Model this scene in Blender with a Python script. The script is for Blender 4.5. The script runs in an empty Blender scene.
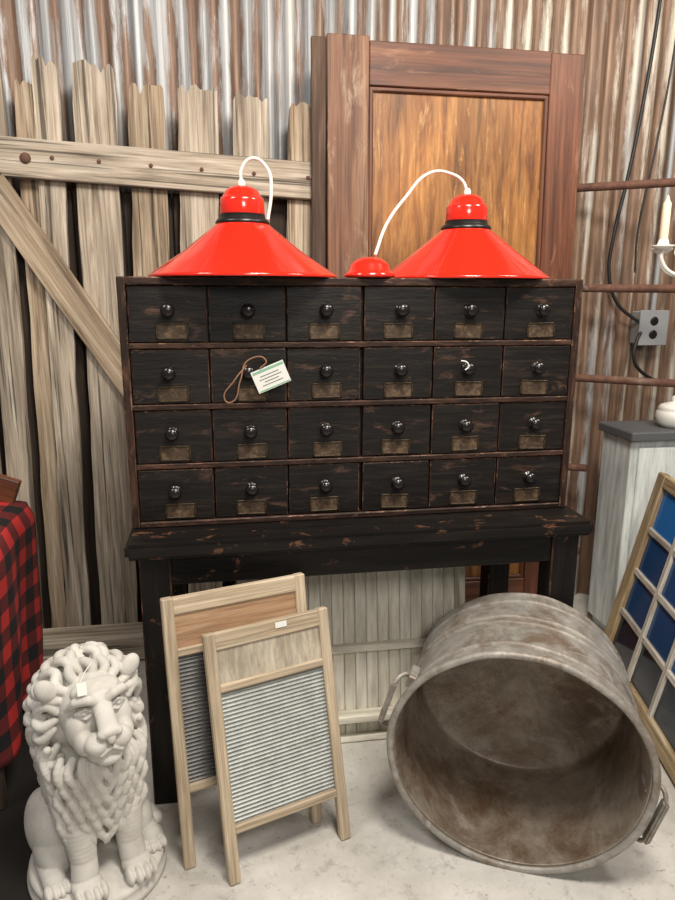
import bpy, bmesh, math, random
import numpy as np
from mathutils import Vector, Matrix
random.seed(7)
S=bpy.context.scene
COL=bpy.context.collection
S.view_settings.view_transform='Standard'

# ------------------------------------------------------------ materials
def newmat(name,rough=.6,metal=0.0,color=None,coat=0.0,spec=.5):
    m=bpy.data.materials.new(name);m.use_nodes=True
    b=m.node_tree.nodes['Principled BSDF']
    b.inputs['Roughness'].default_value=rough;b.inputs['Metallic'].default_value=metal
    b.inputs['Coat Weight'].default_value=coat;b.inputs['Specular IOR Level'].default_value=spec
    if color: b.inputs['Base Color'].default_value=(*color,1)
    return m,m.node_tree,b
def N(nt,t,**k):
    n=nt.nodes.new(t)
    for a,v in k.items():
        if a in n.inputs: n.inputs[a].default_value=v
        else: setattr(n,a,v)
    return n
def coords(nt,scale,rand=True,loc=(0,0,0)):
    tc=N(nt,'ShaderNodeTexCoord');mp=N(nt,'ShaderNodeMapping')
    mp.inputs['Scale'].default_value=scale;mp.inputs['Location'].default_value=loc
    src=tc.outputs['Object']
    if rand:
        oi=N(nt,'ShaderNodeObjectInfo');mu=N(nt,'ShaderNodeMath',operation='MULTIPLY');mu.inputs[1].default_value=37.0
        nt.links.new(oi.outputs['Random'],mu.inputs[0])
        va=N(nt,'ShaderNodeVectorMath',operation='ADD')
        nt.links.new(src,va.inputs[0]);nt.links.new(mu.outputs[0],va.inputs[1]);src=va.outputs[0]
    nt.links.new(src,mp.inputs['Vector']);return mp.outputs[0]
def noise(nt,vec,scale=1,detail=6,rough=.6,dist=0):
    n=N(nt,'ShaderNodeTexNoise');n.inputs['Scale'].default_value=scale;n.inputs['Detail'].default_value=detail
    n.inputs['Roughness'].default_value=rough;n.inputs['Distortion'].default_value=dist
    nt.links.new(vec,n.inputs['Vector']);return n.outputs['Fac']
def ramp(nt,fac,stops):
    r=N(nt,'ShaderNodeValToRGB');e=r.color_ramp.elements
    while len(e)<len(stops): e.new(.5)
    for i,(p,c) in enumerate(stops):
        e[i].position=p;e[i].color=(*c,1) if len(c)==3 else c
    nt.links.new(fac,r.inputs['Fac']);return r.outputs['Color']
def mix(nt,fac,a,b,mode='MIX'):
    m=N(nt,'ShaderNodeMix',data_type='RGBA',blend_type=mode)
    for s,v in ((m.inputs[0],fac),(m.inputs[6],a),(m.inputs[7],b)):
        if hasattr(v,'default_value') or hasattr(v,'is_linked'): nt.links.new(v,s)
        else: s.default_value=v if not isinstance(v,tuple) else (*v,1)
    return m.outputs[2]
def math_(nt,op,a,b=None):
    m=N(nt,'ShaderNodeMath',operation=op)
    for s,v in ((m.inputs[0],a),(m.inputs[1],b)):
        if v is None: continue
        if hasattr(v,'is_linked'): nt.links.new(v,s)
        else: s.default_value=v
    return m.outputs[0]
def bump(nt,b,h,strength=.3,dist=.005):
    bp=N(nt,'ShaderNodeBump');bp.inputs['Strength'].default_value=strength;bp.inputs['Distance'].default_value=dist
    nt.links.new(h,bp.inputs['Height']);nt.links.new(bp.outputs[0],b.inputs['Normal'])
G3=lambda v:(v,v,v)
def wood(name,cols,rough=.75,grain=(45,45,2.2),bs=.4,patch=None,patch_lo=.55,patch_hi=.62,pscale=(9,9,3),coat=0,vary=.35,crack=0,spec=.5):
    m,nt,b=newmat(name,rough,coat=coat,spec=spec)
    g=noise(nt,coords(nt,grain),1,8,.65,.8)
    c=ramp(nt,g,[(.30,cols[0]),(.5,cols[1]),(.70,cols[2])])
    f=noise(nt,coords(nt,(grain[0]*5,grain[1]*5,grain[2]*2)),1,4,.7)
    c=mix(nt,.55,c,ramp(nt,f,[(.35,G3(.35)),(.62,G3(1.0))]),'MULTIPLY')
    big=noise(nt,coords(nt,(5,5,1.6)),1,3,.5)
    c=mix(nt,1.0,c,ramp(nt,big,[(.3,G3(1-vary)),(.7,G3(1.15))]),'MULTIPLY')
    if crack:
        ck=noise(nt,coords(nt,(grain[0]*1.6,grain[1]*1.6,grain[2]*.6),loc=(3,5,1)),1,5,.6,.4)
        c=mix(nt,crack,c,ramp(nt,ck,[(.36,G3(.10)),(.43,G3(1))]),'MULTIPLY')
    if patch:
        pn=noise(nt,coords(nt,pscale),1,8,.7,.5)
        c=mix(nt,ramp(nt,pn,[(patch_lo,G3(0)),(patch_hi,G3(1))]),c,patch)
    nt.links.new(c,b.inputs['Base Color']);bump(nt,b,f,bs,.002);return m
barn=wood('barn_wood',[(.18,.135,.095),(.52,.43,.33),(.80,.70,.58)],.9,(38,38,1.8),.8,crack=.8)
barn2=wood('barn_wood_brown',[(.16,.11,.07),(.48,.36,.245),(.72,.60,.45)],.9,(38,38,1.8),.8,crack=.8)
darkboard=wood('gap_shade_wood',[(.02,.014,.010),(.05,.032,.022),(.11,.075,.05)],.8)
plankm=wood('old_brown_board',[(.05,.028,.018),(.12,.07,.045),(.21,.14,.10)],.8)
doorframe=wood('door_frame_wood',[(.06,.019,.009),(.19,.062,.027),(.30,.115,.052)],.5,(26,26,1.3),.25,(.34,.17,.09),.57,.70,(14,14,3),crack=.45)
doorstile=wood('door_stile_weathered',[(.07,.030,.016),(.21,.090,.045),(.36,.20,.115)],.6,(26,26,1.3),.4,(.40,.28,.19),.56,.70,(18,18,4),crack=.55)
doorpanel=wood('door_panel_oak',[(.17,.056,.012),(.42,.17,.040),(.62,.31,.095)],.45,(22,22,3.2),.3,(.62,.36,.15),.58,.70,(36,36,6),vary=.5,crack=.55)
black=wood('black_paint_wood',[(.004,.0035,.003),(.009,.007,.006),(.020,.014,.011)],.5,(30,30,3),.4,(.13,.06,.034),.60,.66,(20,20,12),spec=.25)
blackH=wood('black_paint_drawer',[(.005,.004,.0035),(.011,.0085,.0075),(.030,.021,.016)],.48,(4,60,60),.6,(.085,.045,.030),.57,.69,(9,24,30),spec=.3)
worn=wood('worn_black_frame',[(.010,.006,.005),(.036,.017,.011),(.12,.054,.032)],.55,(50,50,9),.3,(.20,.10,.06),.61,.69,(40,40,14),spec=.3)
chip=wood('chipped_paint_edge',[(.006,.005,.004),(.045,.022,.014),(.17,.08,.048)],.6,(60,60,14),.3,(.28,.15,.095),.55,.65,(50,50,20),spec=.3)
palewood=wood('washboard_wood',[(.36,.27,.18),(.54,.43,.30),(.68,.57,.43)],.7,(60,60,3),.15,vary=.2,crack=.2)
orangewood=wood('washboard_wood_aged',[(.32,.17,.09),(.50,.30,.17),(.62,.42,.27)],.65,(60,60,3),.15,vary=.2)
greywood=wood('washboard_panel',[(.36,.30,.22),(.52,.45,.35),(.62,.55,.44)],.75,(4,60,40),.15,vary=.2)
cream=wood('cream_beadboard_paint',[(.70,.66,.54),(.86,.82,.70),(.92,.89,.79)],.6,(8,8,2),.1,vary=.1)
whitecab=wood('white_painted_wood',[(.58,.62,.61),(.74,.78,.77),(.82,.85,.84)],.5,(8,8,2),.1,vary=.1)
slab=newmat('grey_slab',.5,color=(.10,.105,.11))[0]
sashwood=wood('sash_wood',[(.22,.13,.06),(.52,.38,.21),(.74,.63,.46)],.75,(40,40,4),.4,vary=.3)
muntin=wood('muntin_wood',[(.42,.35,.28),(.70,.64,.55),(.85,.82,.75)],.8,(40,40,6),.3)
def rusty(name,a,bc,rust,lo,hi,scale,metal=.4,rough=.5,bs=.1,stain=None,rust2=None):
    m,nt,b=newmat(name,rough,metal)
    v=coords(nt,(1,1,1),False)
    c=ramp(nt,noise(nt,v,scale,8,.7),[(.3,a),(.7,bc)])
    c=mix(nt,ramp(nt,noise(nt,v,scale*.35,8,.75,.6),[(lo,G3(0)),(hi,G3(1))]),c,rust)
    if stain:
        v2=coords(nt,(1,1,1),False,(4,2,7))
        c=mix(nt,ramp(nt,noise(nt,v2,scale*.6,9,.8,1.0),[(.52,G3(0)),(.66,G3(.7))]),c,stain)
    if rust2:
        v3_=coords(nt,(1,1,1),False,(1,8,3))
        c=mix(nt,ramp(nt,noise(nt,v3_,scale*1.4,9,.8,.6),[(.57,G3(0)),(.68,G3(.8))]),c,rust2)
    nt.links.new(c,b.inputs['Base Color']);bump(nt,b,noise(nt,v,scale*3,5,.6),bs,.002);return m
galv=rusty('galvanized_steel',(.21,.195,.175),(.40,.38,.34),(.17,.125,.09),.46,.62,20,.25,.5,.2,(.50,.48,.44))
galvin=rusty('galvanized_inside',(.18,.145,.11),(.36,.305,.245),(.13,.078,.045),.45,.63,12,.25,.45,.2,(.43,.385,.33),(.14,.065,.03))
rust=rusty('rusted_iron',(.09,.04,.03),(.20,.095,.06),(.30,.21,.17),.55,.7,30,.1,.8,.3)
zinc=rusty('washboard_zinc',(.30,.32,.31),(.45,.47,.45),(.24,.24,.22),.55,.8,30,.4,.42)
zincdark=rusty('washboard_zinc_dark',(.10,.10,.10),(.17,.17,.165),(.07,.06,.05),.5,.75,30,.5,.45)
red=newmat('red_gloss_enamel',.18,color=(.72,.020,.008),coat=.6)[0]
whitein=newmat('lamp_inner_white',.5,color=(.8,.78,.74))[0]
blk=newmat('black_plastic',.35,color=(.006,.006,.006))[0]
knobm=newmat('knob_black_iron',.28,.1,color=(.009,.006,.006),coat=.2)[0]
brass=rusty('aged_brass',(.03,.022,.012),(.11,.07,.032),(.015,.012,.008),.45,.65,60,.5,.5)
card=wood('label_card',[(.025,.017,.011),(.08,.045,.022),(.20,.13,.07)],.7,(60,60,60),.1)
cordm=newmat('white_cord',.5,color=(.78,.72,.63))[0]
twine=newmat('twine',.9,color=(.25,.13,.07))[0]
paper=newmat('paper_white',.8,color=(.72,.72,.68))[0]
green=newmat('paper_green',.8,color=(.22,.42,.30))[0]
ink=newmat('ink',.8,color=(.12,.12,.12))[0]
cable=newmat('black_cable',.5,color=(.010,.010,.011))[0]
boxm=newmat('junction_box_grey',.5,.2,color=(.36,.37,.38))[0]
whitemet=newmat('white_painted_metal',.45,color=(.78,.77,.72))[0]
wax=newmat('candle_wax',.5,color=(.85,.70,.50))[0]
glass=newmat('dark_window_glass',.08,color=(.012,.02,.035))[0]
glassb=newmat('sky_reflection_glass',.15,color=(.02,.19,.58))[0]  # sky reflection painted into the pane colour as bright blue
glassc=newmat('dim_sky_reflection_glass',.1,color=(.015,.07,.20))[0]  # weaker sky reflection, painted in as deep blue
cem,nt,b=newmat('cast_stone_white',.85)
v=coords(nt,(1,1,1),False)
c=ramp(nt,noise(nt,v,14,6,.6),[(.3,(.48,.455,.41)),(.65,(.65,.63,.585))])
nt.links.new(c,b.inputs['Base Color']);bump(nt,b,noise(nt,v,160,4,.6),.12,.002)
# corrugated wall
PITCH=.076
cor,nt,b=newmat('corrugated_tin',.5,.2)
v1=coords(nt,(34,6,.45),False);v2=coords(nt,(9,5,.8),False);v3=coords(nt,(70,20,3),False);v4=coords(nt,(13,5,.35),False,(5,1,2));v5=coords(nt,(2.2,2,1.1),False,(9,1,4))
c=ramp(nt,noise(nt,v1,1,8,.75,.3),[(.32,(.11,.11,.115)),(.46,(.31,.315,.32)),(.60,(.58,.59,.60)),(.78,(.82,.82,.81))])
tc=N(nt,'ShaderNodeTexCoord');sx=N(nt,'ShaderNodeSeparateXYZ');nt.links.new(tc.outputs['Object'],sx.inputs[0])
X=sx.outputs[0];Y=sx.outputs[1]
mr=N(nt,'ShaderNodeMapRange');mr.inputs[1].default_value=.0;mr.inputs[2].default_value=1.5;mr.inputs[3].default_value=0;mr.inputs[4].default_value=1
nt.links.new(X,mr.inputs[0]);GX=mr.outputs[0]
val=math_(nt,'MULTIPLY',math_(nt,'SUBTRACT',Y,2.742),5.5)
cf=ramp(nt,math_(nt,'ADD',math_(nt,'MULTIPLY',GX,.26),noise(nt,v4,1,6,.6)),[(.62,G3(0)),(.76,G3(.85))])
c=mix(nt,cf,c,ramp(nt,noise(nt,v3,1,4,.6),[(.3,(.42,.36,.28)),(.7,(.74,.67,.56))]))
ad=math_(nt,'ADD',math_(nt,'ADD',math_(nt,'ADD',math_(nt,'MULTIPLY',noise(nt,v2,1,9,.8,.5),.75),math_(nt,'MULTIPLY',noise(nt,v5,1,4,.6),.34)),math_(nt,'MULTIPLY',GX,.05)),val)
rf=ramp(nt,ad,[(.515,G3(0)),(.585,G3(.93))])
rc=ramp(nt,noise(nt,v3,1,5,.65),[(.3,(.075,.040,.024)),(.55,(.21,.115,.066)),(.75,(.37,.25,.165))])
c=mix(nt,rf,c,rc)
nt.links.new(c,b.inputs['Base Color']);bump(nt,b,noise(nt,v3,1,5,.6),.15,.003)
# concrete floor
flo,nt,b=newmat('concrete_floor',.65)
v=coords(nt,(1,1,1),False)
c=ramp(nt,noise(nt,v,5,8,.65),[(.3,(.46,.44,.40)),(.7,(.70,.68,.64))])
c=mix(nt,ramp(nt,noise(nt,v,70,5,.7),[(.60,G3(0)),(.70,G3(.75))]),c,(.2,.19,.18))
c=mix(nt,ramp(nt,noise(nt,v,24,6,.7),[(.54,G3(0)),(.72,G3(.7))]),c,(.30,.28,.26))
nt.links.new(c,b.inputs['Base Color']);bump(nt,b,noise(nt,v,60,6,.7),.3,.004)
ceil_m=wood('ceiling_boards',[(.10,.07,.05),(.2,.15,.11),(.3,.24,.18)],.8)
pl,nt,b=newmat('buffalo_plaid',.95)
uv=N(nt,'ShaderNodeUVMap');sp=N(nt,'ShaderNodeSeparateXYZ');nt.links.new(uv.outputs[0],sp.inputs[0])
st=[math_(nt,'GREATER_THAN',math_(nt,'FRACT',sp.outputs[i]),.5) for i in (0,1)]
hf=math_(nt,'MULTIPLY',math_(nt,'ADD',st[0],st[1]),.5)
r=N(nt,'ShaderNodeValToRGB');r.color_ramp.interpolation='CONSTANT';e=r.color_ramp.elements
e.new(.5);e[0].position=0;e[0].color=(.42,.018,.016,1);e[1].position=.3;e[1].color=(.10,.008,.008,1);e[2].position=.8;e[2].color=(.006,.005,.006,1)
nt.links.new(hf,r.inputs['Fac']);nt.links.new(r.outputs[0],b.inputs['Base Color'])

# ------------------------------------------------------------ geometry helpers
I4=Matrix.Identity(4)
def root(name):
    o=bpy.data.objects.new(name,None);o.empty_display_size=.05;COL.objects.link(o);return o
def addobj(name,me,parent=None,M=I4,mat=None,smooth=False):
    o=bpy.data.objects.new(name,me);COL.objects.link(o);o.matrix_world=M
    if parent: o.parent=parent
    if mat is not None:
        for mm in (mat if isinstance(mat,(list,tuple)) else [mat]): me.materials.append(mm)
    if smooth:
        for p in me.polygons:p.use_smooth=True
    return o
def boxmesh(sx,sy,sz,bev=.002,seg=1):
    bm=bmesh.new();bmesh.ops.create_cube(bm,size=1)
    bmesh.ops.scale(bm,vec=(sx,sy,sz),verts=bm.verts)
    if bev: bmesh.ops.bevel(bm,geom=bm.edges[:],offset=min(bev,.45*min(sx,sy,sz)),segments=seg,affect='EDGES')
    bm.normal_update()
    for f in bm.faces:
        if max(abs(q) for q in f.normal)<.99: f.material_index=1
    me=bpy.data.meshes.new('m');bm.to_mesh(me);bm.free();return me
def two(mat): return mat if isinstance(mat,(list,tuple)) else [mat,mat]
def frame(p0,p1,w):
    p0=Vector(p0);p1=Vector(p1);z=(p1-p0).normalized();w=Vector(w);x=(w-z*w.dot(z)).normalized();y=z.cross(x)
    M=Matrix((x,y,z)).transposed().to_4x4();M.translation=(p0+p1)/2;return M,(p1-p0).length
def board(name,parent,p0,p1,wdir,width,thick,mat,M=I4,bev=.003,seg=1):
    F,L=frame(p0,p1,wdir)
    return addobj(name,boxmesh(width,thick,L,bev,seg),parent,M@F,two(mat))
def bx(name,parent,x0,x1,y0,y1,z0,z1,mat,bev=.003,M=I4,seg=1):
    sx,sy,sz=x1-x0,y1-y0,z1-z0
    c=((x0+x1)/2,(y0+y1)/2,(z0+z1)/2)
    if sz>=sx and sz>=sy: return board(name,parent,(c[0],c[1],z0),(c[0],c[1],z1),(1,0,0),sx,sy,mat,M,bev,seg)
    if sx>=sy: return board(name,parent,(x0,c[1],c[2]),(x1,c[1],c[2]),(0,0,1),sz,sy,mat,M,bev,seg)
    return board(name,parent,(c[0],y0,c[2]),(c[0],y1,c[2]),(1,0,0),sx,sz,mat,M,bev,seg)
def lathe(name,parent,prof,M=I4,mat=None,seg=64,midx=None,ell=1.0,dent=None):
    vs=[];fs=[];mi=[]
    for (r_,z_) in prof:
        for i in range(seg):
            a=2*math.pi*i/seg;rr_=r_*(1+(dent(a,z_) if dent else 0));vs.append((rr_*math.cos(a),rr_*math.sin(a)*ell,z_))
    for j in range(len(prof)-1):
        for i in range(seg):
            k=(i+1)%seg;fs.append((j*seg+i,j*seg+k,(j+1)*seg+k,(j+1)*seg+i));mi.append(midx[j] if midx else 0)
    me=bpy.data.meshes.new(name);me.from_pydata(vs,[],fs)
    bm=bmesh.new();bm.from_mesh(me)
    for f,q in zip(bm.faces,mi): f.material_index=q
    bmesh.ops.remove_doubles(bm,verts=bm.verts,dist=1e-5);bmesh.ops.recalc_face_normals(bm,faces=bm.faces)
    bm.to_mesh(me);bm.free()
    return addobj(name,me,parent,M,mat,True)
def tube(name,parent,pts,r,mat,M=I4,cyc=False,poly=False):
    cu=bpy.data.curves.new(name,'CURVE');cu.dimensions='3D';cu.bevel_depth=r;cu.bevel_resolution=4;cu.use_fill_caps=True
    if poly:
        s=cu.splines.new('POLY');s.points.add(len(pts)-1)
        for p,q in zip(s.points,pts):p.co=(*q,1)
    else:
        s=cu.splines.new('BEZIER');s.bezier_points.add(len(pts)-1)
        for p,q in zip(s.bezier_points,pts):p.co=q;p.handle_left_type=p.handle_right_type='AUTO'
    s.use_cyclic_u=cyc;s.resolution_u=10
    cu.materials.append(mat)
    o=bpy.data.objects.new(name,cu);COL.objects.link(o);o.matrix_world=M
    if parent:o.parent=parent
    return o
T=Matrix.Translation
def RX(a):return Matrix.Rotation(a,4,'X')
def RY(a):return Matrix.Rotation(a,4,'Y')
def RZ(a):return Matrix.Rotation(a,4,'Z')

# ------------------------------------------------------------ room
WY=2.74
bx('floor',None,-2.4,3.2,-1.2,WY+.02,-.1,0,flo,0)
def corr(name,x0,x1,z0,z1,y,pitch=PITCH,amp=.011):
    n=int((x1-x0)/pitch*12);vs=[];fs=[]
    for i in range(n+1):
        x=x0+(x1-x0)*i/n;yy=y+amp*math.cos(2*math.pi*x/pitch)
        vs+= [(x,yy,z0),(x,yy,z1)]
    for i in range(n):fs.append((2*i,2*i+2,2*i+3,2*i+1))
    me=bpy.data.meshes.new(name);me.from_pydata(vs,[],fs)
    return addobj(name,me,None,I4,cor,True)
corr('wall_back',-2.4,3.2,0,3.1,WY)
bx('ceiling',None,-2.4,3.2,-1.2,WY+.02,3.1,3.16,ceil_m,0)

# ------------------------------------------------------------ picket fence
fr=root('picket_fence')
def picket(i,x0,x1,xb0,xb1,zt,y,mat,t=.022,zb=.0):
    n=16;L=[];R=[]
    for k in range(n+1):
        s=k/n;z=zb+(zt-zb)*s
        j=.0035
        L.append((xb0+(x0-xb0)*s+random.uniform(-j,j),z));R.append((xb1+(x1-xb1)*s+random.uniform(-j,j),z))
    w=x1-x0
    top=[];m=9;sl=random.uniform(-.02,.02)
    notch=random.randint(2,7)
    for k in range(1,m):
        f=k/m
        dz=random.uniform(-.010,.010)+sl*(f-.5)+(-.022 if k==notch else 0)
        top.append((x0+w*f,zt+dz))
    L[-1]=(L[-1][0]+w*.03,zt-random.uniform(.005,.022));R[-1]=(R[-1][0]-w*.03,zt-random.uniform(.005,.022))
    out=L+top+R[::-1]
    cx=(x0+x1)/2;cz=(zt+zb)/2
    bm=bmesh.new()
    vs=[bm.verts.new((p[0]-cx,0,p[1]-cz)) for p in out]
    f=bm.faces.new(vs)
    e=bmesh.ops.extrude_face_region(bm,geom=[f]);bmesh.ops.translate(bm,vec=(0,t,0),verts=[v for v in e['geom'] if isinstance(v,bmesh.types.BMVert)])
    bmesh.ops.recalc_face_normals(bm,faces=bm.faces)
    me=bpy.data.meshes.new('p');bm.to_mesh(me);bm.free()
    addobj('picket_%d'%i,me,fr,T((cx,y,cz)),mat)
P=[(-1.12,-.98,2.05),(-.94,-.80,2.08),(-.775,-.690,2.12),(-.665,-.606,2.05),(-.600,-.515,2.11),(-.473,-.332,2.11),(-.296,-.174,2.05),(-.131,.003,2.05),(.055,.182,2.03),(.245,.375,2.01)]
for i,(a,c_,zt) in enumerate(P):
    sh=.05
    picket(i,a,c_,a-sh,c_-sh,zt,2.60+(.024 if i==3 else 0),barn if i%3 else barn2)
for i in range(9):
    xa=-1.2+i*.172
    bx('gap_shade_board_%d'%i,fr,xa,xa+.166,2.665,2.685,0,1.70+random.uniform(0,.02),darkboard,.002)  # dark boards added behind the pickets so the gaps read as shadow
board('rail_upper',fr,(-1.2,2.585,1.828),(.39,2.585,1.752),(0,0,1),.125,.03,barn)
board('brace',fr,(-.95,2.583,2.04),(-.24,2.583,.87),(1,0,.5),.105,.026,barn2)
for x_ in (-.64,-.55,-.40,-.23,-.06,.12,.31):
    lathe('nail',fr,[(0,.004),(.006,.003),(.007,0)],T((x_,2.568,1.80-(x_+.7)*.045+.01))@RX(math.pi/2),rust,12)
lathe('bolt',fr,[(0,.012),(.012,.010),(.017,.004),(.018,0)],T((-.635,2.569,1.80))@RX(math.pi/2),rust,16)
sl=root('sill_timber')
board('timber',sl,(-1.1,2.50,.056),(.1,2.50,.056),(0,0,1),.11,.12,barn,bev=.012)

# ------------------------------------------------------------ door
dr=root('panelled_door')
H=2.212
DM=T((0,2.47,0))@RX(-math.atan2(.07,H))
dx0,dx1=.374,1.315
bx('stile_left',dr,dx0,dx0+.148,0,.038,0,H+.012,doorstile,.003,DM)
bx('stile_right',dr,dx1-.128,dx1,0,.038,0,H-.006,doorframe,.003,DM)
bx('rail_top',dr,dx0+.148,dx1-.128,.001,.037,H-.145,H-.002,doorframe,.003,DM)
bx('rail_mid',dr,dx0+.148,dx1-.128,.001,.037,.95,1.12,doorframe,.003,DM)
bx('rail_bottom',dr,dx0+.148,dx1-.128,.001,.037,0,.22,doorframe,.003,DM)
for n_,z0,z1 in (('upper',1.12,H-.145),('lower',.22,.95)):
    xa,xb=dx0+.148,dx1-.128
    bx('panel_'+n_,dr,xa-.005,xb+.005,.018,.028,z0-.005,z1+.005,doorpanel,0,DM)
    for q in ((xa,xa+.016,z0,z1),(xb-.016,xb,z0,z1),(xa,xb,z0,z0+.016),(xa,xb,z1-.016,z1)):
        bx('moulding',dr,q[0],q[1],.006,.019,q[2],q[3],doorframe,.004,DM)
dbd=root('old_wood_plank')
bx('plank',dbd,.320,.3695,2.535,2.555,0,2.21,plankm,.003)

# ------------------------------------------------------------ table
tb=root('black_console_table')
BK=[black,chip]
TX0,TX1,TY0,TY1,TZ=-.262,.982,1.640,2.20,.760
bx('top',tb,TX0,TX1,TY0,TY1,TZ-.042,TZ,[black,chip],.010,seg=2)
bx('apron_front',tb,TX0+.05,TX1-.05,TY0+.032,TY0+.055,TZ-.122,TZ-.042,black)
bx('apron_back',tb,TX0+.05,TX1-.05,TY1-.05,TY1-.028,TZ-.122,TZ-.042,black)
bx('apron_left',tb,TX0+.04,TX0+.062,TY0+.06,TY1-.06,TZ-.122,TZ-.042,black)
bx('apron_right',tb,TX1-.062,TX1-.04,TY0+.06,TY1-.06,TZ-.122,TZ-.042,black)
k=0
for xx in (TX0+.030,TX1-.108):
    for yy in (TY0+.022,TY1-.10):
        k+=1;bx('leg_%d'%k,tb,xx,xx+.078,yy,yy+.078,0,TZ-.042,BK,.004)

# ------------------------------------------------------------ card catalogue
cb=root('card_catalog_cabinet')
WN=[worn,chip]
X0,X1,Y0,Y1,Z0,Z1=-.256,.960,1.772,2.15,.7605,1.404
bx('side_left',cb,X0,X0+.02,Y0-.004,Y1,Z0,Z1,WN)
bx('side_right',cb,X1-.02,X1,Y0-.004,Y1,Z0,Z1,WN)
bx('top_board',cb,X0+.02,X1-.02,Y0-.004,Y1,Z1-.02,Z1,WN)
bx('bottom_board',cb,X0+.02,X1-.02,Y0-.004,Y1,Z0,Z0+.016,WN)
bx('back_panel',cb,X0+.02,X1-.02,Y1-.012,Y1-.001,Z0+.016,Z1-.02,black)
bx('carcass_core',cb,X0+.021,X1-.021,Y0+.022,Y1-.013,Z0+.017,Z1-.021,black,0)
rh=(Z1-.02-(Z0+.016)-3*.014)/4
cw=(X1-X0-.04)/6
kp=[(.0,.028),(.006,.0275),(.0115,.0245),(.0135,.020),(.012,.0155),(.0075,.012),(.005,.009),(.005,.003),(.012,.0025),(.0125,0)]
kp=[(a*1.3,b_*1.2) for a,b_ in kp]
for rI in range(4):
    z0=Z0+.016+rI*(rh+.014)
    if rI<3: bx('divider_%d'%rI,cb,X0+.02,X1-.02,Y0-.002,Y0+.02,z0+rh,z0+rh+.014,WN,.002)
    for cI in range(6):
        x0=X0+.02+cI*cw
        g=.0022;jy=random.uniform(-.002,.003);mid=(.005 if cI==3 else 0)
        sxx=cw-2*g-mid;cx=x0+g+mid+sxx/2;cz=z0+rh/2
        addobj('drawer_front',boxmesh(sxx,.02,rh-.004,.0022),cb,T((cx,Y0+.011+jy,cz))@RY(random.uniform(-.003,.003)),[blackH,chip])
        yf=Y0+.001+jy
        kx=cx+random.uniform(-.004,.004);kz=z0+rh*.57
        lathe('knob',cb,kp,T((kx,yf,kz))@RX(math.pi/2),knobm,20)
        lx=cx+random.uniform(-.006,.006)+(.004 if cI<3 else 0);lz=z0+.027+random.uniform(-.002,.002);w,h=.080,.040
        LM=T((lx,yf,lz))@RY(random.uniform(-.03,.03))
        bx('label_card',cb,-w/2+.004,w/2-.004,-.0015,0,-h/2+.003,h/2-.003,card,0,LM)
        for q in ((-w/2,w/2,h/2-.004,h/2),(-w/2,w/2,-h/2,-h/2+.004),(-w/2,-w/2+.005,-h/2,h/2),(w/2-.005,w/2,-h/2,h/2)):
            bx('label_holder',cb,q[0],q[1],-.0035,0,q[2],q[3],brass,.001,LM)

# tags
tg=root('price_tag')
TM=T((.112,1.738,1.158))@RY(math.radians(-22))@RX(.05)
bx('card',tg,-.044,.044,0,.0012,-.029,.029,paper,.0004,TM)
bx('band_top',tg,-.040,.042,-.0006,0,.020,.026,green,0,TM)
bx('band_bottom',tg,-.040,.042,-.0006,0,-.027,-.024,green,0,TM)
for i,(w,z) in enumerate(((.05,.010),(.06,.002),(.038,-.006),(.055,-.014))):
    bx('text_line',tg,-w/2,w/2,-.0006,0,z-.0008,z+.0008,ink,0,TM)
tube('twine',tg,[(.052,1.745,1.188),(.02,1.74,1.15),(-.005,1.745,1.10),(.012,1.742,1.095),(.035,1.74,1.15),(.056,1.745,1.20),(.10,1.735,1.20),(.085,1.735,1.18)],.0018,twine)
st=root('string_tag')
tube('loop',st,[(.616,1.744,1.192),(.630,1.737,1.188),(.634,1.737,1.176),(.626,1.738,1.168)],.0018,paper)

# ------------------------------------------------------------ red pendant lamps
def lamp(name,x,y,z,R,rot=0,cord=None):
    L=root(name);M=T((x,y,z))@RZ(rot)
    outer=[(R,0),(R+.002,.003),(R-.001,.007),(R-.006,.010),(.155,.067),(.072,.133),(.068,.137)]
    lathe('shade',L,outer,M,red,96)
    lathe('shade_inside',L,[(R-.001,.0005),(R-.007,.008),(.154,.065),(.07,.131),(.0,.133)],M,whitein,96)
    lathe('collar',L,[(.05,.135),(.070,.135),(.071,.140),(.066,.147),(.060,.150),(.059,.160),(.05,.160)],M,blk,64)
    lathe('cap',L,[(.052,.158),(.0575,.158),(.0585,.162),(.0575,.194),(.0545,.202),(.0525,.2025),(.050,.2055),(.043,.218),(.030,.227),(.014,.232),(0,.233)],M,red,64)
    lathe('cord_grip',L,[(.010,.231),(.010,.240),(.006,.247),(0,.247)],M,cordm,24)
    tube('cord',L,cord,.0042,cordm)
lamp('red_pendant_lamp',.056,1.90,1.4048,.247,0,[(.056,1.90,1.642),(.056,1.90,1.675),(.085,1.90,1.704),(.122,1.89,1.68),(.130,1.87,1.62),(.120,1.86,1.55)])
lamp('red_pendant_lamp.001',.684,1.945,1.4048,.237,0,[(.684,1.945,1.642),(.670,1.95,1.672),(.635,1.95,1.690),(.572,1.93,1.688),(.486,1.88,1.612),(.428,1.84,1.54),(.391,1.80,1.462)])
cn=root('ceiling_canopy_cup')
lathe('cup',cn,[(.055,0),(.066,.002),(.067,.008),(.060,.014),(.055,.018),(.050,.034),(.036,.046),(.018,.052),(0,.053)],T((.380,1.815,1.405)),red,48)

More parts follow.
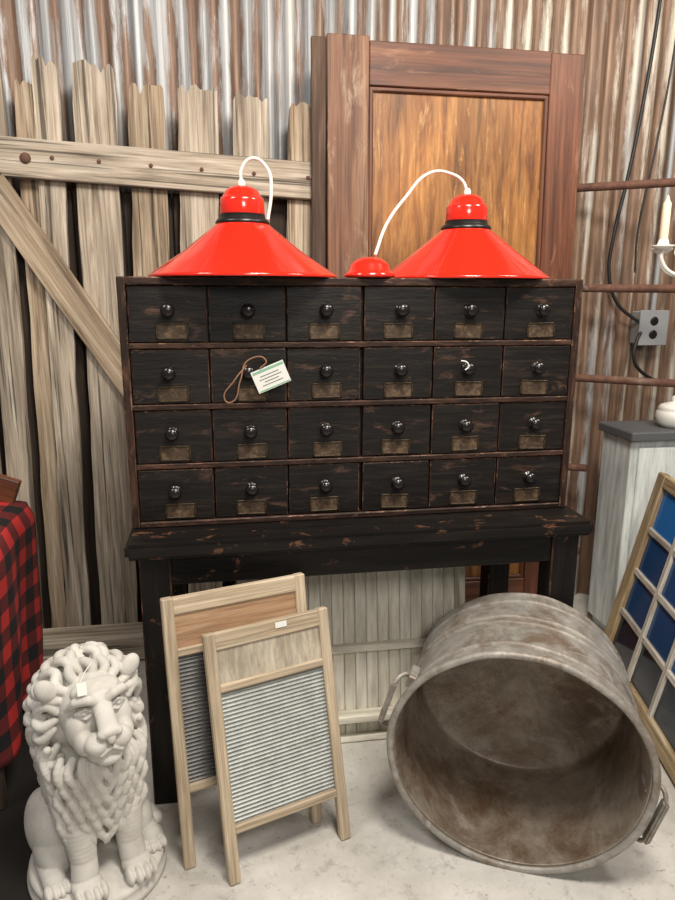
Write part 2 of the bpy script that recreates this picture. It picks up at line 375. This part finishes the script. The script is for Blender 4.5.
# ------------------------------------------------------------ washboards
def washboard(name,B,phi,width,lean,Hz,fw,panel,zn,tag=False):
    W=root(name)
    L=math.hypot(Hz,lean)
    wd=Vector((math.cos(phi),math.sin(phi),0));nd=Vector((-math.sin(phi),math.cos(phi),0))
    up=(nd*lean+Vector((0,0,Hz))).normalized();y=up.cross(wd)
    M=Matrix((wd,y,up)).transposed().to_4x4();M.translation=Vector(B)
    sw,t=.028,.022
    bx('stile_left',W,0,sw,-t/2,t/2,0,L,fw,.003,M)
    bx('stile_right',W,width-sw,width,-t/2,t/2,0,L,fw,.003,M)
    bx('rail_top',W,sw-.004,width-sw+.004,-t/2+.001,t/2-.001,L-.044,L-.001,fw,.004,M)
    bx('panel',W,sw-.003,width-sw+.003,-.004,.004,L-.125,L-.040,panel,0,M)
    bx('rail_mid',W,sw-.003,width-sw+.003,-.010,.010,L-.146,L-.125,fw,.004,M)
    bx('rail_bottom',W,sw-.003,width-sw+.003,-.010,.010,L-.485,L-.463,fw,.004,M)
    z0,z1=L-.465,L-.145;pt=.0098;n=int((z1-z0)/pt*8);vs=[];fs=[]
    for i in range(n+1):
        z=z0+(z1-z0)*i/n;yy=.0026*math.cos(2*math.pi*z/pt)
        vs+=[(sw-.002,yy,z),(width-sw+.002,yy,z)]
    for i in range(n):fs.append((2*i,2*i+1,2*i+3,2*i+2))
    me=bpy.data.meshes.new('ribs');me.from_pydata(vs,[],fs);addobj('ribbed_metal',me,W,M,zn,True)
    bx('backing',W,sw-.002,width-sw+.002,.005,.008,z0,z1,fw,0,M)
    if tag:
        bx('tag',W,width*.55,width*.55+.03,-t/2-.0015,-t/2,L-.022,L-.008,paper,0,M)
washboard('washboard',(-.033,1.372,0),math.radians(18.5),.325,.135,.583,palewood,greywood,zinc,True)
washboard('washboard.001',(-.140,1.437,0),math.radians(16.5),.365,.108,.662,palewood,orangewood,zincdark)

# ------------------------------------------------------------ beadboard panel
bp=root('beadboard_shelf')
BM=T((.19,1.86,0))@RX(-.14)
n=14;w=.50/n
for i in range(n): bx('bead_%d'%i,bp,i*w+.0006,(i+1)*w-.0006,0,.012,0,.68,cream,.0025,BM)
bx('rail_a',bp,0,.50,-.03,.0,.29,.312,cream,.003,BM)
bx('rail_b',bp,0,.50,-.05,.0,.075,.098,cream,.003,BM)
bx('rail_c',bp,0,.50,-.02,.0,0,.02,cream,.003,BM)
bx('side_l',bp,-.018,0,-.05,.012,0,.68,cream,.003,BM)
bx('side_r',bp,.50,.518,-.05,.012,0,.68,cream,.003,BM)

# ------------------------------------------------------------ galvanized tub
tu=root('galvanized_washtub')
az=Vector((.42,.905,-.022)).normalized();ax=Vector((-.905,.42,0)).normalized();ay=az.cross(ax)
TMx=Matrix((ax,ay,az)).transposed().to_4x4();TMx.translation=Vector((.644,1.318,.283))
D=.385
def rr(s): return .296-.008*s/D
def dent(a,z):
    k=.5+.5*math.sin(a)          # leave the side that rests on the floor undented
    return k*(.006*math.sin(2*a+1)*math.cos(z*9)+.005*math.sin(5*a+z*14)+.003*math.sin(11*a-z*30))
pr=[(0,D-.022),(.12,D-.022),(.2,D-.024),(rr(D)-.012,D-.022),(rr(D)-.005,D-.032)]
mi=[1]*4
for s in np.linspace(D-.05,.012,26): pr.append((rr(s)-.004,float(s)));mi.append(1)
pr+= [(rr(0)-.003,.004)];mi.append(1)
for a in np.linspace(-.3,3.6,9):
    pr.append((rr(0)+.006-.0095*math.cos(a),-.001-.0095*math.sin(a)+.004));mi.append(0)
for s in np.linspace(.02,D,120):
    b_=0
    for c0 in (.075,.20,.235,.335): b_+= .0050*math.exp(-((s-c0)/.0055)**2)
    pr.append((rr(s)+b_,float(s)));mi.append(0)
pr+=[(rr(D)+.004,D+.003),(rr(D)-.002,D+.006),(rr(D)-.008,D-.006),(0,D-.010)];mi+=[0,0,0,0]
lathe('body',tu,pr,TMx,[galv,galvin],144,mi[:len(pr)-1],.925,dent)
for sgn,nm in ((1,'left'),(-1,'right')):
    R0=rr(.05);HM=TMx@RZ(.30)
    for yy in (-.07,.07):
        bx('lug_'+nm,tu,min(sgn*(R0-.012),sgn*(R0+.010)),max(sgn*(R0-.012),sgn*(R0+.010)),yy-.016,yy+.016,.03,.09,galv,.003,HM)
    tube('bail_'+nm,tu,[(sgn*(R0+.006),-.07,.06),(sgn*(R0+.022),-.075,.045),(sgn*(R0+.034),-.06,.03),(sgn*(R0+.036),0,.025),(sgn*(R0+.034),.06,.03),(sgn*(R0+.022),.075,.045),(sgn*(R0+.006),.07,.06)],.0055,galv,HM)
    bx('grip_'+nm,tu,min(sgn*(R0+.028),sgn*(R0+.042)),max(sgn*(R0+.028),sgn*(R0+.042)),-.060,.060,.010,.042,galv,.005,HM,2)

# ------------------------------------------------------------ white cabinet, sash
wc=root('white_side_cabinet')
WX0,WX1,WY0,WY1=1.495,2.10,2.29,2.50
bx('carcass',wc,WX0,WX1,WY0+.012,WY1,.04,.83,whitecab)
bx('top_slab',wc,WX0-.02,WX1+.02,WY0-.02,WY1+.01,.83,.865,slab,.005)
bx('plinth',wc,WX0+.02,WX1-.02,WY0+.03,WY1-.01,0,.04,whitecab)
bx('door_panel_a',wc,WX0+.03,WX0+.30,WY0,WY0+.012,.08,.80,whitecab,.004)
bx('door_panel_b',wc,WX0+.32,WX0+.60,WY0,WY0+.012,.08,.80,whitecab,.004)
dh=root('white_ceramic_jar')
lathe('jar',dh,[(0,.0),(.045,.0),(.06,.015),(.068,.04),(.064,.062),(.058,.068),(.062,.074),(.050,.086),(.02,.096),(.012,.10),(.016,.112),(.010,.12),(0,.121)],T((1.70,2.36,.8655)),whitemet,48)

ws=root('multi_pane_window_sash')
A=Vector((1.405,2.225,.005));e=Vector((-.235,-.972,0)).normalized();u_=Vector((.155,-.0,.70))
u_=(u_-e*u_.dot(e)).normalized()
SM=Matrix((e,u_.cross(e),u_)).transposed().to_4x4();SM.translation=A
LW,LH=.98,.745
bx('stile_a',ws,0,.065,-.016,.016,0,LH,sashwood,.004,SM)
bx('stile_b',ws,LW-.065,LW,-.016,.016,0,LH,sashwood,.004,SM)
bx('rail_bottom',ws,.065,LW-.065,-.016,.016,0,.055,sashwood,.004,SM)
bx('rail_top',ws,.065,LW-.065,-.016,.016,LH-.045,LH,sashwood,.004,SM)
nc,nr=4,4
for i in range(1,nc):
    xx=.065+(LW-.13)*i/nc;bx('muntin_v%d'%i,ws,xx-.012,xx+.012,-.013,.013,.05,LH-.04,muntin,.003,SM)
for j in range(1,nr):
    zz=.055+(LH-.10)*j/nr;bx('muntin_h%d'%j,ws,.06,LW-.06,-.012,.012,zz-.011,zz+.011,muntin,.003,SM)
for i in range(nc):
    for j in range(nr):
        xa=.065+(LW-.13)*i/nc;za=.055+(LH-.10)*j/nr
        bx('pane_%d_%d'%(i,j),ws,xa+.005,xa+(LW-.13)/nc-.005,-.002,.002,za+.005,za+(LH-.10)/nr-.005,glassb if j==3 else (glassc if j in (1,2) else glass),0,SM)

# ------------------------------------------------------------ pipe gate
pg=root('rusty_pipe_gate')
def gp(x):return 2.6-.75*(x-1.40)
for i,(z,xe) in enumerate(((1.765,2.2),(1.388,2.2),(1.032,2.2),(.66,1.465),(.295,1.465))):
    tube('pipe_%d'%i,pg,[(1.34,gp(1.34),z),((1.34+xe)/2,gp((1.34+xe)/2),z+random.uniform(-.004,.004)),(xe,gp(xe),z)],.0155,rust)
tube('post_a',pg,[(1.34,gp(1.34)+.03,0),(1.34,gp(1.34)+.03,1.85)],.008,rust,poly=True)
tube('post_b',pg,[(2.2,gp(2.2),0),(2.2,gp(2.2),1.9)],.02,rust,poly=True)
jb=root('electrical_junction_box')
bx('box',jb,1.71,1.83,2.66,2.725,1.16,1.295,boxm,.004)
bx('cover',jb,1.705,1.835,2.652,2.66,1.155,1.30,boxm,.002)
for z in (1.20,1.255): lathe('outlet',jb,[(.0,.002),(.017,.002),(.019,0)],T((1.77,2.652,z))@RX(math.pi/2),blk,20)
tube('conduit',jb,[(1.79,2.70,1.30),(1.80,2.70,2.0),(1.80,2.70,3.1)],.011,boxm)
cbk=root('black_power_cable')
tube('cable',cbk,[(1.70,2.69,3.09),(1.68,2.69,2.46),(1.65,2.69,2.10),(1.61,2.69,1.80),(1.575,2.69,1.60),(1.57,2.69,1.44),(1.61,2.68,1.33),(1.68,2.67,1.27),(1.715,2.66,1.25)],.007,cable)
tube('cable_lower',cbk,[(1.715,2.655,1.21),(1.69,2.64,1.17),(1.68,2.63,1.10),(1.73,2.63,1.04),(1.90,2.63,.98)],.007,cable)
tube('cable_thin',cbk,[(1.78,2.69,3.09),(1.76,2.69,2.30),(1.70,2.66,1.90),(1.66,2.66,1.60),(1.665,2.66,1.45)],.004,cable)
# chandelier
ch=root('candle_chandelier')
CC=(1.492,2.015)
tube('rod',ch,[(CC[0],CC[1],1.45),(CC[0],CC[1],3.1)],.006,whitemet,poly=True)
lathe('hub',ch,[(0,-.06),(.012,-.055),(.02,-.03),(.035,0),(.02,.03),(.012,.06),(0,.065)],T((CC[0],CC[1],1.48)),whitemet,24)
for i in range(5):
    a=math.radians(183+72*i);M=T((CC[0],CC[1],0))@RZ(a)
    tube('arm_%d'%i,ch,[(.02,0,1.47),(.06,0,1.43),(.11,0,1.43),(.15,0,1.47),(.15,0,1.50)],.006,whitemet,M)
    tube('scroll_%d'%i,ch,[(.03,0,1.50),(.07,0,1.53),(.10,0,1.50),(.08,0,1.475)],.004,whitemet,M)
    lathe('cup_%d'%i,ch,[(0,1.497),(.02,1.497),(.032,1.508),(.034,1.512),(.018,1.512),(.013,1.53),(0,1.53)],M@T((.15,0,0)),whitemet,24)
    lathe('candle_%d'%i,ch,[(.012,1.515),(.012,1.635),(.007,1.642),(.003,1.655),(0,1.66)],M@T((.15,0,0)),wax,20)

# ------------------------------------------------------------ plaid blanket draped on chair
DX=-.048
hc=root('blanket_draped_chair')
for i,(x,y) in enumerate(((-.60,1.72),(-.60,2.02),(-1.0,1.72),(-1.0,2.02))):
    bx('leg_%d'%i,hc,x-.02+DX,x+.02+DX,y-.02,y+.02,0.006,.70,darkboard,.004)
bx('seat',hc,-1.03+DX,-.57+DX,1.69,2.05,.66,.70,darkboard,.006)
bx('back_post_l',hc,-1.02+DX,-.98+DX,2.01,2.05,.70,1.05,darkboard,.004)
bx('back_post_r',hc,-.66+DX,-.62+DX,2.01,2.05,.70,.90,darkboard,.004)
board('back_rail',hc,(-1.03+DX,2.03,.98),(-.56+DX,2.03,.80),(0,0,1),.07,.03,doorframe)
def cloth():
    per=[]
    x1,x0,y0,y1,rc=-.53,-1.08,1.66,2.06,.05
    for s in np.linspace(0,1,14): per.append((x1,y1+(y0+rc-y1)*s))
    for a in np.linspace(0,math.pi/2,7)[1:]: per.append((x1-rc+rc*math.cos(a),y0+rc-rc*math.sin(a)))
    for s in np.linspace(0,1,24)[1:]: per.append((x1-rc+(x0-x1+rc)*s,y0))
    ds=[0]
    for i in range(1,len(per)): ds.append(ds[-1]+math.dist(per[i],per[i-1]))
    cx,cy=(x0+x1)/2,(y0+y1)/2+.08
    rows=40;vs=[];uvs=[];fs=[];pp=.10
    for j in range(rows+1):
        for i,(x,y) in enumerate(per):
            zt=.73+max(0,(-.56-x))*.35+ (y-1.66)*.08
            if j<=30:
                t=j/30;zb=.14+.025*math.sin(ds[i]*9)
                z=zb+(zt-zb)*t
                k=(1-t)*.8+.1
                off=.020*math.sin(ds[i]*26+1.3*math.sin(t*3))*k-.035*(1-t)
                dx,dy=x-cx,y-cy;l=math.hypot(dx,dy)
                inner=.02*max(0,t-.93)/.07
                vs.append((x+DX+dx/l*(off-inner),y+dy/l*(off-inner),z));uvs.append((ds[i]/pp,t*(zt-.1)/pp))
            else:
                q=(j-30)/10
                z=zt+.012*math.sin(q*math.pi)+q*.02
                vs.append((x+DX+(cx-x)*(.04+q*.9),y+(cy-y)*(.04+q*.9),z));uvs.append((ds[i]/pp,((zt-.1)+q*.25)/pp))
    n=len(per)
    for j in range(rows):
        for i in range(n-1): fs.append((j*n+i,j*n+i+1,(j+1)*n+i+1,(j+1)*n+i))
    me=bpy.data.meshes.new('plaid');me.from_pydata(vs,[],fs);ul=me.uv_layers.new(name='UVMap')
    for l in me.loops: ul.data[l.index].uv=uvs[l.vertex_index]
    o=addobj('plaid_blanket',me,hc,I4,pl,True)
    m=o.modifiers.new('s','SOLIDIFY');m.thickness=.004
cloth()
mt=root('dark_floor_sheet')  # flat black sheet, added to darken the floor beside the chair
sheetm=newmat('sheet_black',.9,color=(.02,.017,.015),spec=.2)[0]
bx('mat',mt,-1.6,-.47,.95,2.3,0.0,.006,sheetm,.002)  # the added black sheet that darkens the left floor

# ------------------------------------------------------------ lion statue
def ico(n):
    bm=bmesh.new();bmesh.ops.create_icosphere(bm,subdivisions=n,radius=1)
    a=np.array([v.co[:] for v in bm.verts]);f=np.array([[v.index for v in f.verts] for f in bm.faces]);bm.free();return a,f
tv3,tf3=ico(4);tv2,tf2=ico(2)
VS=[];FS=[];cnt=0
HEAD=False;HP=np.array((0,-.05,.49));HS=1.20;HO=np.array((0,-.028,-.004));HR=np.array(RX(-.10).to_3x3())
def ell(c,r,rot=None,lo=False):
    global cnt
    tv,tf=(tv2,tf2) if lo else (tv3,tf3)
    r=(r,r,r) if not hasattr(r,'__len__') else r
    p=tv*np.array(r)
    if rot is not None: p=p@np.array(rot.to_3x3()).T
    p=p+np.array(c)
    if HEAD: p=((p-HP)*HS)@HR.T+HP+HO
    VS.append(p);FS.append(tf+cnt);cnt+=len(tv)
def chain(pts,rs,n=8,lo=True):
    pts=[np.array(p,float) for p in pts]
    for i in range(len(pts)-1):
        for k in range(n+1):
            t=k/n;ell(pts[i]*(1-t)+pts[i+1]*t,rs[i]*(1-t)+rs[i+1]*t,lo=lo)
chain([(0,.085,.13),(0,.05,.24),(0,.0,.36)],[.105,.10,.10],6,False)
ell((0,-.045,.27),(.085,.07,.12))
for s in (-1,1):
    ell((s*.092,.06,.125),(.055,.095,.085),RX(.3))
    ell((s*.098,.01,.095),(.045,.07,.055),RX(.5))
    chain([(s*.11,.02,.07),(s*.115,-.055,.063)],[.034,.028],5,False)
    for t in range(4): ell((s*.115+(t-1.5)*.015,-.084-.004*(1.5-abs(t-1.5)),.058),(.0085,.020,.014))
    chain([(s*.055,-.045,.30),(s*.056,-.075,.20),(s*.054,-.090,.12),(s*.056,-.100,.085)],[.050,.038,.030,.031],7,False)
    ell((s*.058,-.118,.068),(.035,.042,.022))
    for t in range(4): ell((s*.058+(t-1.5)*.0185,-.150-.006*(1.5-abs(t-1.5)),.066),(.0098,.024,.019))
    ell((s*.07,-.02,.30),(.045,.055,.08))
chain([(.06,.15,.08),(.12,.13,.065),(.148,.06,.06),(.15,.0,.06)],[.018,.015,.014,.02],6)
ell((0,.005,.455),(.108,.095,.125));ell((0,-.015,.35),(.092,.08,.10))
HEAD=True
ell((0,-.050,.498),(.062,.056,.068))
ell((0,-.072,.542),(.044,.030,.022))
for s in (-1,1):
    ell((s*.037,-.078,.480),(.024,.030,.038))
    chain([(s*.008,-.108,.534),(s*.022,-.112,.543),(s*.042,-.098,.540),(s*.054,-.080,.524)],[.0085,.0095,.009,.006],6)
    ell((s*.0300,-.0950,.5170),(.0140,.0110,.0100))
    chain([(s*.015,-.1045,.5150),(s*.029,-.1085,.5270),(s*.044,-.0955,.5165)],[.0034]*3,7)
    chain([(s*.015,-.1045,.5120),(s*.029,-.1060,.5065),(s*.044,-.0935,.5125)],[.0030]*3,7)
    ell((s*.0310,-.1062,.5170),(.0040,.0024,.0040),lo=True)
    ell((s*.0205,-.126,.464),(.0225,.024,.0200))
    ell((s*.036,-.102,.462),(.018,.026,.024))
    chain([(s*.004,-.145,.456),(s*.018,-.142,.447),(s*.034,-.125,.444)],[.0038,.0042,.003],6)
    ell((s*.0130,-.1450,.4870),(.0098,.010,.0085))
    ell((s*.078,-.040,.553),(.018,.013,.024),RY(s*.6))
for k in range(14):
    t=k/13
    ell((0,-.100-.041*t,.535-.046*t),(.0195-.002*math.sin(t*3.1),.012,.013))
ell((0,-.148,.4900),(.0195,.009,.0095));ell((0,-.150,.478),(.008,.006,.011))
ell((0,-.120,.430),(.025,.023,.0145));ell((0,-.104,.440),(.036,.034,.026))
HEAD=False
Cm=np.array((0,.0,.462));Rm=np.array((.114,.112,.128))
rg=random.Random(11)
def surf(th,ph,k=1.0):
    d=np.array((math.sin(ph)*math.sin(th),-math.cos(ph),math.sin(ph)*math.cos(th)))
    p=Cm+d*Rm*k
    if d[2]<0: p[2]+= -abs(d[2])*.085*math.sin(ph)
    return p
for ring,(ph0,nn,ln,up_) in enumerate(((.90,24,.62,.13),(1.18,26,.70,.13),(1.50,25,.72,.11),(1.9,22,.65,.08),(2.3,16,.6,.04))):
    for i in range(nn):
        th=2*math.pi*(i+.5*(ring%2))/nn+rg.uniform(-.05,.05)
        if ring==0 and abs(th-math.pi)<.75: continue
        sg=1 if math.sin(th)>0 else -1
        cur=sg*rg.uniform(.06,.12)*(1 if rg.random()<.85 else -1);pts=[];rs=[]
        for k in range(12):
            t=k/11
            droop=sg*t*t*.46*abs(math.sin(th))
            lift=.965+up_*math.sin(min(1,t*1.15)*math.pi)
            pts.append(surf(th+droop+cur*math.sin(t*6.0),ph0+ln*t,lift));rs.append(.0105*math.sin(math.pi*(.25+.75*t))**.8+.0016)
        chain(pts,rs,2)
        pts2=[p*1.0+(np.array(p)-Cm)*.035 for p in pts[1:8]]
        chain(pts2,[.0042]*7,2)
for row in range(6):
    nn=9-row%2
    for i in range(nn):
        x=(i-(nn-1)/2)*.021;z=.400-row*.036
        cur=(1 if x>0 else -1)*rg.uniform(.004,.011);pts=[];rs=[]
        for k in range(9):
            t=k/8
            yb=-.038-.085*math.sqrt(max(0,1-(x/.115)**2))+.010*row*.6
            pts.append((x*(1+.15*t)+cur*math.sin(t*5.5),yb-.012*math.sin(t*3),z-t*.085));rs.append(.0100*math.sin(math.pi*(.25+.75*t))**.8+.0016)
        chain(pts,rs,2)
for s in (-1,1):
  for row in range(5):
    for i in range(6):
        y=-.07+i*.025;z=.42-row*.04
        pts=[(s*(.104-row*.005+.008*math.sin(k/6*3)),y+.010*math.sin(k/6*5+i),z-k/6*.08) for k in range(7)]
        chain(pts,[.0108*math.sin(math.pi*(.25+.75*k/6))**.8+.0016 for k in range(7)],2)
V=np.vstack(VS);Fc=np.vstack(FS)
me=bpy.data.meshes.new('lionraw');me.from_pydata(V.tolist(),[],Fc.tolist())
tmp=bpy.data.objects.new('tmp',me);COL.objects.link(tmp)
md=tmp.modifiers.new('r','REMESH');md.mode='VOXEL';md.voxel_size=.0019
m2=tmp.modifiers.new('s','SMOOTH');m2.iterations=2;m2.factor=.5
dg=bpy.context.evaluated_depsgraph_get();me2=bpy.data.meshes.new_from_object(tmp.evaluated_get(dg))
bpy.data.objects.remove(tmp)
li=root('lion_statue')
LMx=T((-.348,1.485,0))@RZ(math.radians(27))@Matrix.Diagonal((.98,.97,.955,1))
addobj('lion',me2,li,LMx,cem,True)
lathe('plinth',li,[(0,.0),(.155,.0),(.163,.006),(.163,.022),(.155,.030),(.158,.036),(.158,.044),(.150,.050),(0,.050)],LMx@T((0,-.005,0)),cem,64,None,1.08)
bx('tag',li,-.010,.010,-.001,.0,-.014,.014,paper,.0003,LMx@T((-.036,-.135,.583))@RX(-.55)@RY(.1))
tube('tag_string',li,[(-.036,-.128,.596),(-.024,-.115,.606),(.0,-.095,.616)],.0012,paper,LMx)

# ------------------------------------------------------------ camera & light
a,t,r_=.1618,.2255,.0029
F=Vector((math.sin(a)*math.cos(t),math.cos(a)*math.cos(t),-math.sin(t)));R0=Vector((math.cos(a),-math.sin(a),0));U0=R0.cross(F)
R=math.cos(r_)*R0+math.sin(r_)*U0;U=-math.sin(r_)*R0+math.cos(r_)*U0
cam=bpy.data.cameras.new('camera');co=bpy.data.objects.new('camera',cam);COL.objects.link(co)
M=Matrix((R,U,-F)).transposed().to_4x4();M.translation=(0,0,1.366);co.matrix_world=M
cam.sensor_fit='VERTICAL';cam.sensor_height=24;cam.lens=684.5/900*24;cam.clip_start=.02
S.camera=co
def area(name,loc,target,size,power,col):
    l=bpy.data.lights.new(name,'AREA');l.size=size;l.energy=power;l.color=col
    o=bpy.data.objects.new(name,l);COL.objects.link(o);o.location=loc
    o.rotation_euler=(Vector(target)-Vector(loc)).to_track_quat('-Z','Y').to_euler()
area('shop_light_main',(.5,.6,2.9),(.4,1.9,.6),.55,60,(1,.93,.83))
area('shop_light_right',(1.9,1.2,2.95),(1.2,2.2,.8),.6,32,(1,.92,.82))
area('shop_light_left',(-1.2,1.1,2.9),(-.2,2.3,1.0),.5,19,(1,.96,.91))
area('front_fill',(.4,-.9,2.3),(.4,1.9,.4),.6,24,(1,.94,.86))  # unseen fill added to brighten the beadboard under the table
w=bpy.data.worlds.new('w');S.world=w;w.use_nodes=True
w.node_tree.nodes['Background'].inputs[0].default_value=(1,.97,.93,1);w.node_tree.nodes['Background'].inputs[1].default_value=.20
